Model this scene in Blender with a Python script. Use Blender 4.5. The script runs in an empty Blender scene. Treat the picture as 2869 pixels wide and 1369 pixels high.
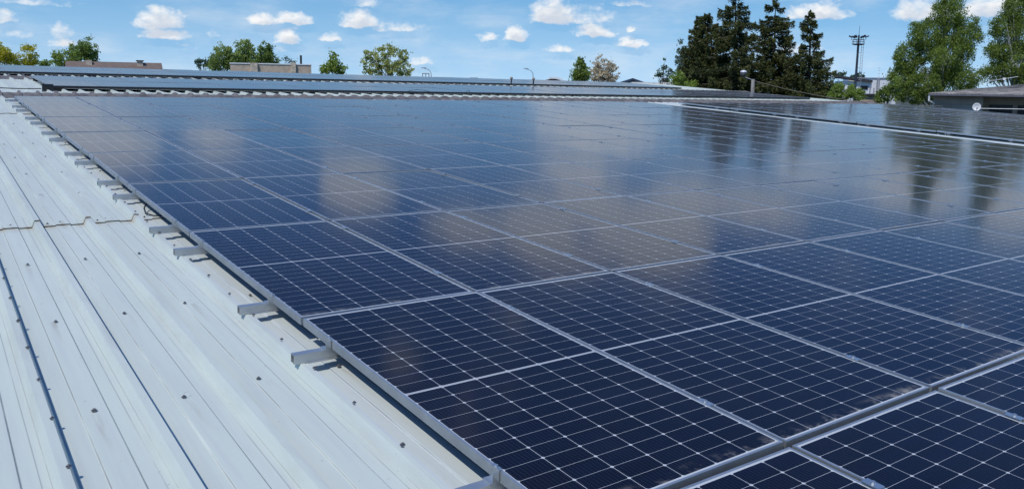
import bpy, math, random
import numpy as np
from mathutils import Matrix, Vector

rng = np.random.default_rng(7)
random.seed(7)
scene = bpy.context.scene
col = scene.collection

# ------------------------------------------------------------------ camera, world, sun, exposure
# "roof frame": x across the panel columns, y up the slope, z normal to the glass; origin = front left corner of panel row 0
RC = np.array([[0.8123940042594244, -0.5807379910703772, 0.05252968276013753],
               [-0.06300091093803362, -0.17697491101780893, -0.9821969080032866],
               [0.5796954951216338, 0.794621461198841, -0.1803603790689705]])   # rows: camera right, down, forward (roof frame)
CC = np.array([-1.4966803162748903, -3.8074823201274968, 1.3833878981104784])   # eye, roof frame
FPX, CX, CY, PW, PH = 2294.083, 1434.5, 562.0, 2869.0, 1369.0
up = np.array([-0.0075205, 0.0550757, 0.9984539]); up /= np.linalg.norm(up)
wx = np.array([1.0, 0, 0]) - up * up[0]; wx /= np.linalg.norm(wx)
wy = np.cross(up, wx)
TOW = np.stack([wx, wy, up])                       # roof frame -> world rotation
H0 = 6.0
M = Matrix.Identity(4)
for i in range(3):
    for j in range(3):
        M[i][j] = TOW[i, j]
M[2][3] = H0
EYE = TOW @ CC + np.array([0, 0, H0])

def ray(u, v):
    d = TOW @ (RC.T @ np.array([(u - CX) / FPX, (v - CY) / FPX, 1.0]))
    return d / np.linalg.norm(d)

def at(u, v, D):
    "world point seen in direction (u, v) of the survey at horizontal distance D"
    d = ray(u, v)
    return EYE + d * (D / math.hypot(d[0], d[1]))

cam_d = bpy.data.cameras.new("camera")
cam = bpy.data.objects.new("camera", cam_d); col.objects.link(cam)
Rw = TOW @ RC.T                                    # columns: right, down, forward in world
cm = Matrix.Identity(4)
for i in range(3):
    cm[i][0] = Rw[i, 0]; cm[i][1] = -Rw[i, 1]; cm[i][2] = -Rw[i, 2]; cm[i][3] = EYE[i]
cam.matrix_world = cm
cam_d.sensor_fit = 'HORIZONTAL'; cam_d.sensor_width = 36.0
cam_d.lens = 36.0 * FPX / PW
cam_d.shift_y = (CY - PH / 2) / PW
cam_d.clip_start = 0.05; cam_d.clip_end = 6000
scene.camera = cam

SUN_EL, SUN_AZ = math.radians(56), math.radians(-114)       # azimuth from +Y towards +X
SKY_STRENGTH, CLOUD_STRENGTH, SUN_STRENGTH = 0.165, 0.98, 3.2
scene.view_settings.view_transform = 'Standard'
scene.view_settings.look = 'None'
scene.view_settings.exposure = 0.0
scene.view_settings.gamma = 1.0

sd = np.array([math.sin(SUN_AZ) * math.cos(SUN_EL), math.cos(SUN_AZ) * math.cos(SUN_EL), math.sin(SUN_EL)])
sun_d = bpy.data.lights.new("sun", 'SUN'); sun_d.energy = SUN_STRENGTH; sun_d.angle = math.radians(0.5)
sun_d.color = (1.0, 0.95, 0.87)
sun = bpy.data.objects.new("sun", sun_d); col.objects.link(sun)
sun.rotation_euler = Vector(sd).to_track_quat('Z', 'Y').to_euler()
sun.location = (0, 0, 60)

def kx(D, u, v=250):
    a, b = at(u - 2, v, D), at(u + 2, v, D)
    return float(np.hypot(*(b - a)[:2])) / 4

def kz(D, u, v=250):
    return float(at(u, v - 2, D)[2] - at(u, v + 2, D)[2]) / 4

def azel(d):
    return math.atan2(d[0], d[1]), math.asin(d[2])

def sky_dir(u, v):
    return azel(ray(u, v))

def mirror_dir(u, v):
    d = RC.T @ np.array([(u - CX) / FPX, (v - CY) / FPX, 1.0]); d = d / np.linalg.norm(d)
    d[2] = -d[2]
    return azel(TOW @ d)

S = PW / 2576.0
# clouds of the sky: u, v(base), half width, height above base, strength   (survey pixels at 2576 wide)
CL = [(12, 52, 38, 22, .75), (40, 86, 60, 30, .35), (60, 8, 120, 14, .35),
      (150, 92, 34, 30, .6), (156, 114, 34, 18, .8), (402, 64, 60, 42, .95), (408, 92, 60, 24, .95),
      (658, 57, 34, 27, .95), (735, 58, 58, 26, .95), (722, 104, 34, 34, .95), (826, 102, 32, 17, .75),
      (902, 62, 52, 38, 1.0), (1000, 76, 80, 26, .55), (1225, 102, 26, 18, .75), (1297, 96, 36, 30, 1.0),
      (1392, 50, 64, 50, 1.05), (1480, 54, 90, 34, .55), (1494, 88, 54, 28, 1.0), (1587, 81, 18, 15, .8),
      (1592, 113, 48, 21, .9), (1404, 127, 46, 19, .65), (1058, 161, 36, 19, .75), (2056, 42, 76, 34, 1.0),
      (2320, 42, 66, 44, .95), (2478, 34, 80, 40, .85), (540, 93, 22, 20, .5), (925, 16, 36, 22, .45),
      (1580, 12, 80, 14, .4), (2000, 128, 90, 26, .5), (450, 120, 60, 20, .3), (700, 128, 50, 18, .3)]
# clouds higher up, out of the picture, that the glass mirrors (pixels where their mirror image falls)
CLM = [(900, 470, 105, 75, 1.0), (1350, 570, 120, 90, 1.1), (1640, 590, 170, 100, 1.1), (1180, 570, 130, 60, .85), (1420, 640, 140, 70, .6),
       (210, 360, 170, 75, 1.15), (540, 355, 90, 34, .9), (110, 260, 160, 30, .9), (1500, 520, 120, 50, 1.0),
       (1760, 500, 130, 50, 1.0), (2300, 470, 150, 60, .8), (1500, 330, 190, 60, .8), (1900, 520, 150, 60, .7), (2560, 520, 120, 60, .9),
       (2050, 440, 120, 30, .7), (1450, 440, 120, 35, .8), (1000, 920, 60, 40, .6)]

world = bpy.data.worlds.new("World"); scene.world = world; world.use_nodes = True
world.cycles.sampling_method = 'MANUAL'; world.cycles.sample_map_resolution = 1024
wt = world.node_tree; wt.nodes.clear()

class NT:
    "tiny helper to write node trees"
    def __init__(self, tree): self.t = tree
    def n(self, kind, **kw):
        nd = self.t.nodes.new(kind)
        for k, v in kw.items(): setattr(nd, k, v)
        return nd
    def put(self, sock, v):
        if hasattr(v, 'is_output') or isinstance(v, bpy.types.NodeSocket): self.t.links.new(v, sock)
        elif v is not None: sock.default_value = v
    def m(self, op, a, b=None, c=None, clamp=False):
        nd = self.n('ShaderNodeMath', operation=op); nd.use_clamp = clamp
        for i, v in enumerate((a, b, c)):
            if v is not None: self.put(nd.inputs[i], v)
        return nd.outputs[0]
    def vm(self, op, a, b=None):
        nd = self.n('ShaderNodeVectorMath', operation=op)
        self.put(nd.inputs[0], a)
        if b is not None: self.put(nd.inputs[1], b)
        return nd.outputs['Value'] if op in ('DOT_PRODUCT', 'LENGTH') else nd.outputs[0]
    def ss(self, x, a, b):
        nd = self.n('ShaderNodeMapRange', interpolation_type='SMOOTHSTEP')
        self.put(nd.inputs[0], x); nd.inputs[1].default_value = a; nd.inputs[2].default_value = b
        return nd.outputs[0]
    def noise(self, vec, scale, detail=4, rough=.55, out=0):
        nd = self.n('ShaderNodeTexNoise'); 
        if vec is not None: self.put(nd.inputs['Vector'], vec)
        nd.inputs['Scale'].default_value = scale; nd.inputs['Detail'].default_value = detail; nd.inputs['Roughness'].default_value = rough
        return nd.outputs[out]
    def mix(self, f, a, b, mode='MIX'):
        nd = self.n('ShaderNodeMix', data_type='RGBA', blend_type=mode)
        self.put(nd.inputs[0], f); self.put(nd.inputs[6], a); self.put(nd.inputs[7], b)
        return nd.outputs[2]
    def xyz(self, v):
        nd = self.n('ShaderNodeSeparateXYZ'); self.put(nd.inputs[0], v); return nd.outputs
    def comb(self, x, y, z):
        nd = self.n('ShaderNodeCombineXYZ')
        for i, v in enumerate((x, y, z)): self.put(nd.inputs[i], v)
        return nd.outputs[0]

# cloud density as a function of (azimuth, elevation, elevation)
cg = bpy.data.node_groups.new("cloud_density", 'ShaderNodeTree')
cg.interface.new_socket("P", in_out='INPUT', socket_type='NodeSocketVector')
cg.interface.new_socket("Density", in_out='OUTPUT', socket_type='NodeSocketFloat')
G = NT(cg); gi = G.n('NodeGroupInput'); go = G.n('NodeGroupOutput')
P0 = gi.outputs[0]
warp = G.vm('MULTIPLY', G.vm('SUBTRACT', G.noise(P0, 38, 3, .6, 1), (.5, .5, .5)), (.026, .015, .015))
P1 = G.vm('ADD', P0, warp)
cur = None
allc = [(sky_dir(u * S, v * S), 1.15 * w * S / FPX, 1.2 * h * S / FPX, .25, s) for u, v, w, h, s in CL]
allc += [(mirror_dir(u * S, v * S), 1.1 * w * S / FPX, 1.15 * h * S / FPX, .9, s + .2) for u, v, w, h, s in CLM]
for (a, e), w, h, lo, s in allc:
    q = G.vm('SUBTRACT', P1, (a, e, e))
    q = G.vm('MAXIMUM', q, (-9, 0, -9)); q = G.vm('MINIMUM', q, (9, 9, 0))
    q = G.vm('MULTIPLY', q, (1 / w, 1 / h, 1 / (h * lo)))
    d = G.vm('DOT_PRODUCT', q, q)
    d = G.m('MULTIPLY_ADD', d, -s, s)
    cur = d if cur is None else G.m('MAXIMUM', cur, d)
cur = G.m('MAXIMUM', cur, -1.0)
n1 = G.noise(P0, 62, 6, .62)
body = G.m('MULTIPLY_ADD', G.m('SUBTRACT', n1, .5), 1.5, cur)
gx = G.xyz(P0)
# cumulus field overhead (mirrored by the glass and lighting the roof)
n2 = G.noise(G.vm('MULTIPLY', P0, (1, 1.6, 0)), 5.5, 5, .58)
hi = G.m('MULTIPLY', G.ss(n2, .58, .74), G.ss(gx[1], .12, .22))
G.put(go.inputs[0], G.m('MAXIMUM', G.m('MULTIPLY', G.ss(body, .0, .95), 1.0), G.m('MULTIPLY', hi, .8)))

Wn = NT(wt)
tc = Wn.n('ShaderNodeTexCoord')
dx, dy, dz = Wn.xyz(tc.outputs['Generated'])[:3]
az = Wn.m('ARCTAN2', dx, dy); el = Wn.m('ARCSINE', dz)
PV = Wn.comb(az, el, el)
ga = Wn.n('ShaderNodeGroup'); ga.node_tree = cg; Wn.put(ga.inputs[0], PV)
gb = Wn.n('ShaderNodeGroup'); gb.node_tree = cg; Wn.put(gb.inputs[0], Wn.vm('ADD', PV, (-.004, .009, .009)))
sky = Wn.n('ShaderNodeTexSky', sky_type='NISHITA')
sky.sun_disc = False; sky.sun_elevation = SUN_EL; sky.sun_rotation = SUN_AZ
sky.air_density = 1.0; sky.dust_density = 0.1; sky.ozone_density = 3.0
sv = Wn.vm('NORMALIZE', Wn.comb(dx, dy, Wn.m('ADD', Wn.m('MAXIMUM', dz, 0.0), .26)))
Wn.put(sky.inputs[0], sv)     # thin clear air: the blue reaches far down to the skyline
bsky = Wn.n('ShaderNodeBackground'); Wn.put(bsky.inputs[0], Wn.mix(1.0, sky.outputs[0], Wn.mix(Wn.ss(el, .07, .30), (.80, 1.12, 1.08, 1), (.35, .68, 1.02, 1)), 'MULTIPLY')); bsky.inputs[1].default_value = SKY_STRENGTH
shade = Wn.m('MULTIPLY', gb.outputs[0], .75)
ccol = Wn.mix(shade, (.99, 0.99, .985, 1), (.53, .61, .74, 1))
bcl = Wn.n('ShaderNodeBackground'); Wn.put(bcl.inputs[0], ccol); bcl.inputs[1].default_value = CLOUD_STRENGTH
thin = Wn.m('MULTIPLY', Wn.ss(Wn.noise(Wn.vm('MULTIPLY', PV, (1, 3.2, 0)), 7, 5, .6), .40, .8), Wn.m('MULTIPLY_ADD', Wn.ss(el, .08, .3), -.24, .32))
thin = Wn.m('ADD', thin, Wn.m('MULTIPLY', Wn.m('SUBTRACT', 1.0, Wn.ss(el, -.02, .12)), .26))
dens = Wn.m('MAXIMUM', Wn.m('MULTIPLY', ga.outputs[0], .96), thin)
mx = Wn.n('ShaderNodeMixShader'); Wn.put(mx.inputs[0], dens)
wt.links.new(bsky.outputs[0], mx.inputs[1]); wt.links.new(bcl.outputs[0], mx.inputs[2])
wo = Wn.n('ShaderNodeOutputWorld'); wt.links.new(mx.outputs[0], wo.inputs[0])

# ------------------------------------------------------------------ helpers: meshes, objects, tags
class MB:
    "collects vertices and faces of one mesh"
    def __init__(self): self.v = []; self.f = []
    def add(self, vs, fs):
        o = len(self.v); self.v += [tuple(map(float, p)) for p in vs]; self.f += [tuple(i + o for i in f) for f in fs]
        return self
    def box(self, x0, x1, y0, y1, z0, z1):
        vs = [(x, y, z) for z in (z0, z1) for y in (y0, y1) for x in (x0, x1)]
        return self.add(vs, [(0, 2, 3, 1), (4, 5, 7, 6), (0, 1, 5, 4), (2, 6, 7, 3), (0, 4, 6, 2), (1, 3, 7, 5)])
    def tube(self, pts, radii, n=6, cap=True):
        pts = [np.array(p, float) for p in pts]; k = len(pts)
        if not hasattr(radii, '__len__'): radii = [radii] * k
        vs = []
        for i, p in enumerate(pts):
            t = pts[min(i + 1, k - 1)] - pts[max(i - 1, 0)]; t = t / (np.linalg.norm(t) + 1e-9)
            a = np.cross(t, [0, 0, 1] if abs(t[2]) < .9 else [1, 0, 0]); a /= np.linalg.norm(a); b = np.cross(t, a)
            for j in range(n):
                w = 2 * math.pi * j / n
                vs.append(p + radii[i] * (a * math.cos(w) + b * math.sin(w)))
        fs = [(i * n + j, i * n + (j + 1) % n, (i + 1) * n + (j + 1) % n, (i + 1) * n + j) for i in range(k - 1) for j in range(n)]
        if cap: fs += [tuple(range(n))[::-1], tuple(range((k - 1) * n, k * n))]
        return self.add(vs, fs)
    def lathe(self, prof, n=16, c=(0, 0, 0)):
        vs = [(c[0] + r * math.cos(2 * math.pi * j / n), c[1] + r * math.sin(2 * math.pi * j / n), c[2] + z) for r, z in prof for j in range(n)]
        k = len(prof)
        fs = [(i * n + j, i * n + (j + 1) % n, (i + 1) * n + (j + 1) % n, (i + 1) * n + j) for i in range(k - 1) for j in range(n)]
        fs += [tuple(range(n))[::-1], tuple(range((k - 1) * n, k * n))]
        return self.add(vs, fs)
    def prism(self, poly, y0, y1):
        "polygon in (x, z) extruded along y"
        n = len(poly)
        vs = [(x, y0, z) for x, z in poly] + [(x, y1, z) for x, z in poly]
        fs = [(i, (i + 1) % n, n + (i + 1) % n, n + i) for i in range(n)] + [tuple(range(n))[::-1], tuple(range(n, 2 * n))]
        return self.add(vs, fs)
    def mesh(self, name, mat=None, smooth=False):
        me = bpy.data.meshes.new(name); me.from_pydata(self.v, [], self.f)
        if mat: me.materials.append(mat)
        if smooth: me.polygons.foreach_set('use_smooth', [True] * len(me.polygons))
        me.update(); return me
    def obj(self, name, mat=None, parent=None, smooth=False):
        return link(name, self.mesh(name, mat, smooth), parent)

def link(name, data, parent=None):
    o = bpy.data.objects.new(name, data); col.objects.link(o)
    if parent is not None: o.parent = parent
    return o

def tag(o, label=None, cat=None, group=None, kind=None):
    if label: o['label'] = label
    if cat: o['category'] = cat
    if group: o['group'] = group
    if kind: o['kind'] = kind
    return o

def empty(name, mat4, label, cat, group=None):
    o = link(name, None); o.matrix_world = mat4; o.empty_display_size = .2
    return tag(o, label, cat, group)

def T(x, y, z): return Matrix.Translation((x, y, z))

def on_roof(x, y, z=0.0): return M @ T(x, y, z)

def facing(p, yaw=0.0):
    "placement at world point p with local -y turned to the eye"
    a = math.atan2(p[0] - EYE[0], p[1] - EYE[1])
    return T(*p) @ Matrix.Rotation(-a + yaw, 4, 'Z')

def copy_tree(o, parent=None):
    c = o.copy(); col.objects.link(c)
    if parent is not None: c.parent = parent
    for ch in list(o.children): copy_tree(ch, c)
    return c

# ------------------------------------------------------------------ materials
def material(name):
    m = bpy.data.materials.new(name); m.use_nodes = True; t = m.node_tree
    b = t.nodes['Principled BSDF']
    return m, NT(t), b

def plain(name, rgb, rough=.6, metal=0.0, var=.12, scale=6.0, spec=None):
    m, N, b = material(name)
    c = N.n('ShaderNodeTexCoord').outputs['Object']
    n = N.noise(c, scale, 5, .6)
    dark = tuple(x * (1 - var * 1.6) for x in rgb) + (1,)
    lite = tuple(min(1, x * (1 + var)) for x in rgb) + (1,)
    N.put(b.inputs['Base Color'], N.mix(N.ss(n, .3, .7), dark, lite))
    b.inputs['Roughness'].default_value = rough; b.inputs['Metallic'].default_value = metal
    if spec is not None: b.inputs['Specular IOR Level'].default_value = spec
    return m

ALU = plain('aluminium', (.56, .58, .58), .42, .85, .06, 9)
ALU2 = plain('bright aluminium', (.62, .64, .64), .32, .9, .05, 20)
STEEL = plain('dark screw steel', (.15, .15, .155), .5, .4, .2, 30)
BLACK = plain('black plastic', (.012, .012, .014), .5, 0, .2, 20)
CAPM = plain('weathered ridge cap', (.145, .135, .132), .8, 0, .28, 3.2)
PALE = plain('pale galvanised steel', (.62, .64, .66), .5, .2, .05, 4)

def make_roof_mat(name, base, seams):
    m, N, b = material(name)
    c = N.n('ShaderNodeTexCoord').outputs['Object']
    x, y, z = N.xyz(c)[:3]
    big = N.noise(N.vm('MULTIPLY', c, (3.0, .35, 1)), 1.6, 6, .62)
    fine = N.noise(N.vm('MULTIPLY', c, (30, 1.2, 1)), 1.0, 4, .6)
    cc = N.mix(N.ss(big, .3, .75), tuple(k * .92 for k in base) + (1,), tuple(base) + (1,))
    cc = N.mix(N.m('MULTIPLY', N.ss(fine, .42, .75), .34), cc, (.44, .47, .48, 1))
    # dirt and step shade painted into the profile creases: broken dark lines running down the slope
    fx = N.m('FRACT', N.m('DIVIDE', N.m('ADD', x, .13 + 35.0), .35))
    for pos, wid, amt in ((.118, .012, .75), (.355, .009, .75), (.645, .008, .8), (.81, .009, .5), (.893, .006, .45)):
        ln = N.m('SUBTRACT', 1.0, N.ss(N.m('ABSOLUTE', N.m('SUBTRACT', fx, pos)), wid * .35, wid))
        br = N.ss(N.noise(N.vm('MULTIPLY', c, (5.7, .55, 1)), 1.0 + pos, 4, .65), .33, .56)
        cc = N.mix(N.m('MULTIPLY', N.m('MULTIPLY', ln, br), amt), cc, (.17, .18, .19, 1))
    # rust weeping below the lap joints
    rn = N.noise(N.vm('MULTIPLY', c, (9, 2, 1)), 1.4, 5, .65)
    for s in seams:
        dd = N.m('SUBTRACT', s, y)
        near = N.m('MULTIPLY', N.m('SUBTRACT', 1.0, N.ss(dd, .0, .16)), N.m('GREATER_THAN', dd, -.035))
        cc = N.mix(N.m('MULTIPLY', N.m('MULTIPLY', near, N.ss(rn, .4, .7)), .55), cc, (.42, .30, .17, 1))
    # grey-brown runs below the screws in the pans, grime along the feet of the ribs
    yy = N.m('MULTIPLY', N.m('FRACT', N.m('DIVIDE', N.m('SUBTRACT', .855 + 12.45, y), 1.245)), 1.245)
    run = N.m('MULTIPLY', N.m('SUBTRACT', 1.0, N.ss(N.m('ABSOLUTE', N.m('SUBTRACT', fx, .497)), .015, .055)), N.m('SUBTRACT', 1.0, N.ss(yy, .0, .42)))
    cc = N.mix(N.m('MULTIPLY', N.m('MULTIPLY', run, N.ss(N.noise(N.vm('MULTIPLY', c, (40, 3, 1)), 1.0, 3, .6), .35, .65)), .5), cc, (.30, .27, .22, 1))
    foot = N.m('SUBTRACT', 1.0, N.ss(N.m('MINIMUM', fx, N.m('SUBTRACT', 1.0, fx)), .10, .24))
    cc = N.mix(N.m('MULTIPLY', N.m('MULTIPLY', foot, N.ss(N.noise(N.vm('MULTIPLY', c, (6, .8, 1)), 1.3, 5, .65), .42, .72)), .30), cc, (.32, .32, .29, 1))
    spots = N.ss(N.noise(c, 42, 2, .5), .72, .78)
    cc = N.mix(N.m('MULTIPLY', spots, .5), cc, (.25, .24, .22, 1))
    N.put(b.inputs['Base Color'], cc)
    b.inputs['Roughness'].default_value = .48
    b.inputs['Specular IOR Level'].default_value = .35
    bp = N.n('ShaderNodeBump'); bp.inputs['Strength'].default_value = .12; bp.inputs['Distance'].default_value = .02
    N.put(bp.inputs['Height'], N.noise(N.vm('MULTIPLY', c, (2.4, .5, 1)), 1.8, 3, .5)); N.put(b.inputs['Normal'], bp.outputs[0])
    return m

SEAM1, SEAM2 = 3.22, 12.55
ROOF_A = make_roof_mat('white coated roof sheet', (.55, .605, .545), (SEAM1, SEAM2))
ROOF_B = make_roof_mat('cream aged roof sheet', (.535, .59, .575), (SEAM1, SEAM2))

PANW, PANL, PX, PY = 1.040, 2.098, 1.060, 2.125
def make_panel_mat():
    m, N, b = material('half cut solar cells under glass')
    c = N.n('ShaderNodeTexCoord').outputs['Object']
    x, y, z = N.xyz(c)[:3]
    oi = N.n('ShaderNodeObjectInfo')
    cw, ch = .1684, .0852
    mxm = (PANW - 6 * cw) / 2; mid = .0065
    xs = N.m('DIVIDE', N.m('SUBTRACT', x, mxm), cw)
    ya = N.m('SUBTRACT', N.m('ABSOLUTE', N.m('SUBTRACT', y, PANL / 2)), mid)
    ys = N.m('DIVIDE', ya, ch)
    fx = N.m('FRACT', xs); fy = N.m('FRACT', ys)
    ddx = N.m('MULTIPLY', N.m('MINIMUM', fx, N.m('SUBTRACT', 1.0, fx)), cw)
    ddy = N.m('MULTIPLY', N.m('MINIMUM', fy, N.m('SUBTRACT', 1.0, fy)), ch)
    ln = N.m('MAXIMUM', N.m('LESS_THAN', ddx, .0010), N.m('LESS_THAN', ddy, .00065))
    ln = N.m('MAXIMUM', ln, N.m('LESS_THAN', N.m('ADD', ddx, ddy), .0085))
    out = N.m('MAXIMUM', N.m('MAXIMUM', N.m('LESS_THAN', xs, 0.0), N.m('GREATER_THAN', xs, 6.0)),
              N.m('MAXIMUM', N.m('LESS_THAN', ys, 0.0), N.m('GREATER_THAN', ys, 12.0)))
    bar = N.m('LESS_THAN', N.m('ABSOLUTE', N.m('SUBTRACT', N.m('ABSOLUTE', N.m('SUBTRACT', y, PANL / 2)), .0015)), .0016)
    white = N.m('MAXIMUM', ln, out)
    bb = N.m('FRACT', N.m('MULTIPLY', xs, 10.0))
    busb = N.m('LESS_THAN', N.m('ABSOLUTE', N.m('SUBTRACT', bb, .5)), .025)
    tint = N.noise(N.comb(N.m('FLOOR', xs), N.m('FLOOR', N.m('DIVIDE', y, ch)), N.m('MULTIPLY', oi.outputs['Random'], 37.0)), 3.7, 0, .5)
    cell = N.mix(N.ss(tint, .3, .7), (.0006, .0015, .0085, 1), (.0009, .0025, .0145, 1))
    cell = N.mix(N.m('MULTIPLY', oi.outputs['Random'], .45), cell, (.0018, .0022, .0072, 1))
    cell = N.mix(N.m('MULTIPLY', busb, .30), cell, (.12, .14, .18, 1))
    cc = N.mix(white, cell, (.50, .53, .55, 1))
    cc = N.mix(N.m('MULTIPLY', bar, .6), cc, (.18, .19, .21, 1))
    # dust washed down to the low edge of each module
    dn = N.noise(N.vm('ADD', c, N.comb(N.m('MULTIPLY', oi.outputs['Random'], 91.0), 0.0, 0.0)), 9, 5, .65)
    low = N.m('SUBTRACT', 1.0, N.ss(y, .012, .085))
    dust = N.m('MULTIPLY', N.m('MULTIPLY', low, N.ss(dn, .46, .72)), N.m('ADD', .14, N.m('MULTIPLY', oi.outputs['Random'], .6)))
    film = N.m('MULTIPLY', N.ss(N.noise(c, 2.5, 4, .6), .45, .75), .006)
    dust = N.m('ADD', dust, film)
    cc = N.mix(dust, cc, (.42, .40, .36, 1))
    N.put(b.inputs['Base Color'], cc)
    N.put(b.inputs['Roughness'], N.m('ADD', .105, N.m('MULTIPLY', dust, .8)))
    b.inputs['IOR'].default_value = 1.255
    # a thin film of dust lies on the glass: the flatter one looks across it, the more of it one sees
    ge = N.n('ShaderNodeNewGeometry')
    cosv = N.m('MAXIMUM', N.m('ABSOLUTE', N.vm('DOT_PRODUCT', ge.outputs['Incoming'], ge.outputs['True Normal'])), .01)
    cov = N.m('SUBTRACT', 1.0, N.m('EXPONENT', N.m('DIVIDE', N.m('MULTIPLY', N.m('ADD', .5, N.noise(c, 1.3, 4, .6)), -.013), cosv)))
    dd = N.n('ShaderNodeBsdfDiffuse'); dd.inputs[0].default_value = (.12, .125, .14, 1)
    ms = N.n('ShaderNodeMixShader'); N.put(ms.inputs[0], cov)
    N.t.links.new(b.outputs[0], ms.inputs[1]); N.t.links.new(dd.outputs[0], ms.inputs[2])
    N.t.links.new(ms.outputs[0], N.t.nodes['Material Output'].inputs[0])
    # glass is rolled, never quite flat
    bp = N.n('ShaderNodeBump'); bp.inputs['Strength'].default_value = .05; bp.inputs['Distance'].default_value = .01
    N.put(bp.inputs['Height'], N.noise(N.vm('ADD', c, N.comb(N.m('MULTIPLY', oi.outputs['Random'], 50.0), 0.0, 0.0)), 3.0, 2, .5)); N.put(b.inputs['Normal'], bp.outputs[0])
    return m
PANEL = make_panel_mat()

# ------------------------------------------------------------------ ground
gm, N, b = material('ground of grass and worn asphalt')
c = N.n('ShaderNodeTexCoord').outputs['Object']
N.put(b.inputs['Base Color'], N.mix(N.ss(N.noise(c, .03, 6, .6), .45, .55), N.mix(N.noise(c, 1.5, 5, .6), (.035, .06, .018, 1), (.07, .10, .03, 1)),
                                    N.mix(N.noise(c, .8, 5, .6), (.05, .05, .05, 1), (.10, .10, .095, 1))))
b.inputs['Roughness'].default_value = .95
gr = MB().add([(-3000, -3000, 0), (3000, -3000, 0), (3000, 3000, 0), (-3000, 3000, 0)], [(0, 1, 2, 3)]).obj('ground', gm)
tag(gr, kind='structure')

# ------------------------------------------------------------------ the warehouse: roof sheets, ridge caps, walls, screws
PAN_Z = -.137; RIB = .350; CREST0 = -.13; RIBH = .050
XL, XR = -4.68, 32.6

def rib_points(x0, x1, crest_h=RIBH):
    pts = []
    k0 = int(math.floor((x0 - CREST0) / RIB)) - 1; k1 = int(math.ceil((x1 - CREST0) / RIB)) + 1
    for k in range(k0, k1):
        cxr = CREST0 + k * RIB
        for dx_, z_ in ((-.036, 0), (-.017, crest_h), (.017, crest_h), (.036, 0), (.120, 0), (.128, .006), (.222, .006), (.230, 0)):
            pts.append((cxr + dx_, z_))
    lo = [p for p in pts if x0 < p[0] < x1]
    def zat(x):
        for (xa, za), (xb, zb) in zip(pts, pts[1:]):
            if xa <= x <= xb: return za + (zb - za) * (x - xa) / (xb - xa)
        return 0
    return [(x0, zat(x0))] + lo + [(x1, zat(x1))]

def sheet(name, mat, parent, x0, x1, stations, crest_h=RIBH):
    "corrugated sheet: stations = [(y, z offset), ...]"
    prof = rib_points(x0, x1, crest_h); n = len(prof); mb = MB()
    vs = [(x, y, z + dz_) for y, dz_ in stations for x, z in prof]
    fs = [(i * n + j, i * n + j + 1, (i + 1) * n + j + 1, (i + 1) * n + j) for i in range(len(stations) - 1) for j in range(n - 1)]
    mb.add(vs, fs)
    lipn = len(mb.v)                                      # turned-down edge of the sheet (its thickness) at the low end
    vs2 = [(x, stations[0][0], z + stations[0][1]) for x, z in prof] + [(x, stations[0][0] + .002, z + stations[0][1] - .004) for x, z in prof]
    mb.add(vs2, [(j + 1, j, n + j, n + j + 1) for j in range(n - 1)])
    return mb.obj(name, mat, parent)

house = empty('warehouse', M.copy(), 'low industrial warehouse under a white ribbed metal roof covered with solar panels', 'warehouse')
LAPX = CREST0
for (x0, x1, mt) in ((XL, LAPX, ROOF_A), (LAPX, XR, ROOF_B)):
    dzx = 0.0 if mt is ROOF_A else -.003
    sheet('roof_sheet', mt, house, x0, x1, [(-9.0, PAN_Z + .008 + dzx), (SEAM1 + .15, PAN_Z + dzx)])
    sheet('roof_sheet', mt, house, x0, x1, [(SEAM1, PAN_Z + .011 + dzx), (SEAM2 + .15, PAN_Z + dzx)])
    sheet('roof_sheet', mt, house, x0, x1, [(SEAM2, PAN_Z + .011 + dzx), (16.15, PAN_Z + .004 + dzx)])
CAP1, CAP2 = 16.15, 22.95
sheet('ridge_cap', CAPM, house, XL, XR, [(CAP1 - .12, PAN_Z + .012), (CAP1 + .02, -.08), (CAP1 + .22, -.050), (CAP1 + .38, -.052), (CAP1 + .62, PAN_Z + .02)], .045)
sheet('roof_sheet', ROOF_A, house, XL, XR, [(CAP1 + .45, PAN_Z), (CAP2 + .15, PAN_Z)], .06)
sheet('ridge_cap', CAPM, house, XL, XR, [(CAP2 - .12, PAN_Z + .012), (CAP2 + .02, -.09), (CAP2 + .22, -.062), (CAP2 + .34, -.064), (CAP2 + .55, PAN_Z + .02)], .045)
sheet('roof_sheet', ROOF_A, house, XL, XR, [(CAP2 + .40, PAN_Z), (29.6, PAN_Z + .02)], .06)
WALLM = plain('rendered warehouse wall', (.42, .40, .36), .9, 0, .1, 2)
mb = MB(); mb.box(XL + .25, XR - .25, -8.7, 29.4, -8.5, PAN_Z - .03); mb.obj('wall', WALLM, house)

def screw_mesh():
    mb = MB()
    mb.lathe([(.0, .0), (.0125, .0), (.0125, .0025), (.0, .0030)], 12)
    mb.lathe([(.0, .003), (.0065, .003), (.0065, .0095), (.0055, .0105), (.0, .0105)], 6)
    return mb.mesh('screw', STEEL)
SCM = screw_mesh()
spots = []
for i in range(19):                                       # close row along the lap ribs
    spots.append((-1.165, -1.31 + .42 * i, PAN_Z + RIBH + .008))
    spots.append((-.118, -1.31 + .42 * i, PAN_Z + RIBH + .008))
for yy in (-1.62, -.39, .85, 2.10, 3.30, 4.55, 5.8, 7.05, 8.3, 9.55, 10.8):
    for xx in (-1.355, -1.005, -.662, -.342, .03):
        spots.append((xx + random.uniform(-.012, .012), yy + random.uniform(-.03, .03), PAN_Z + .013))
for k in range(-4, 1):                                    # screws of the lap joint, beside each rib
    spots.append((CREST0 + k * RIB + .075, SEAM1 + .07, PAN_Z + .012)); 
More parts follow.
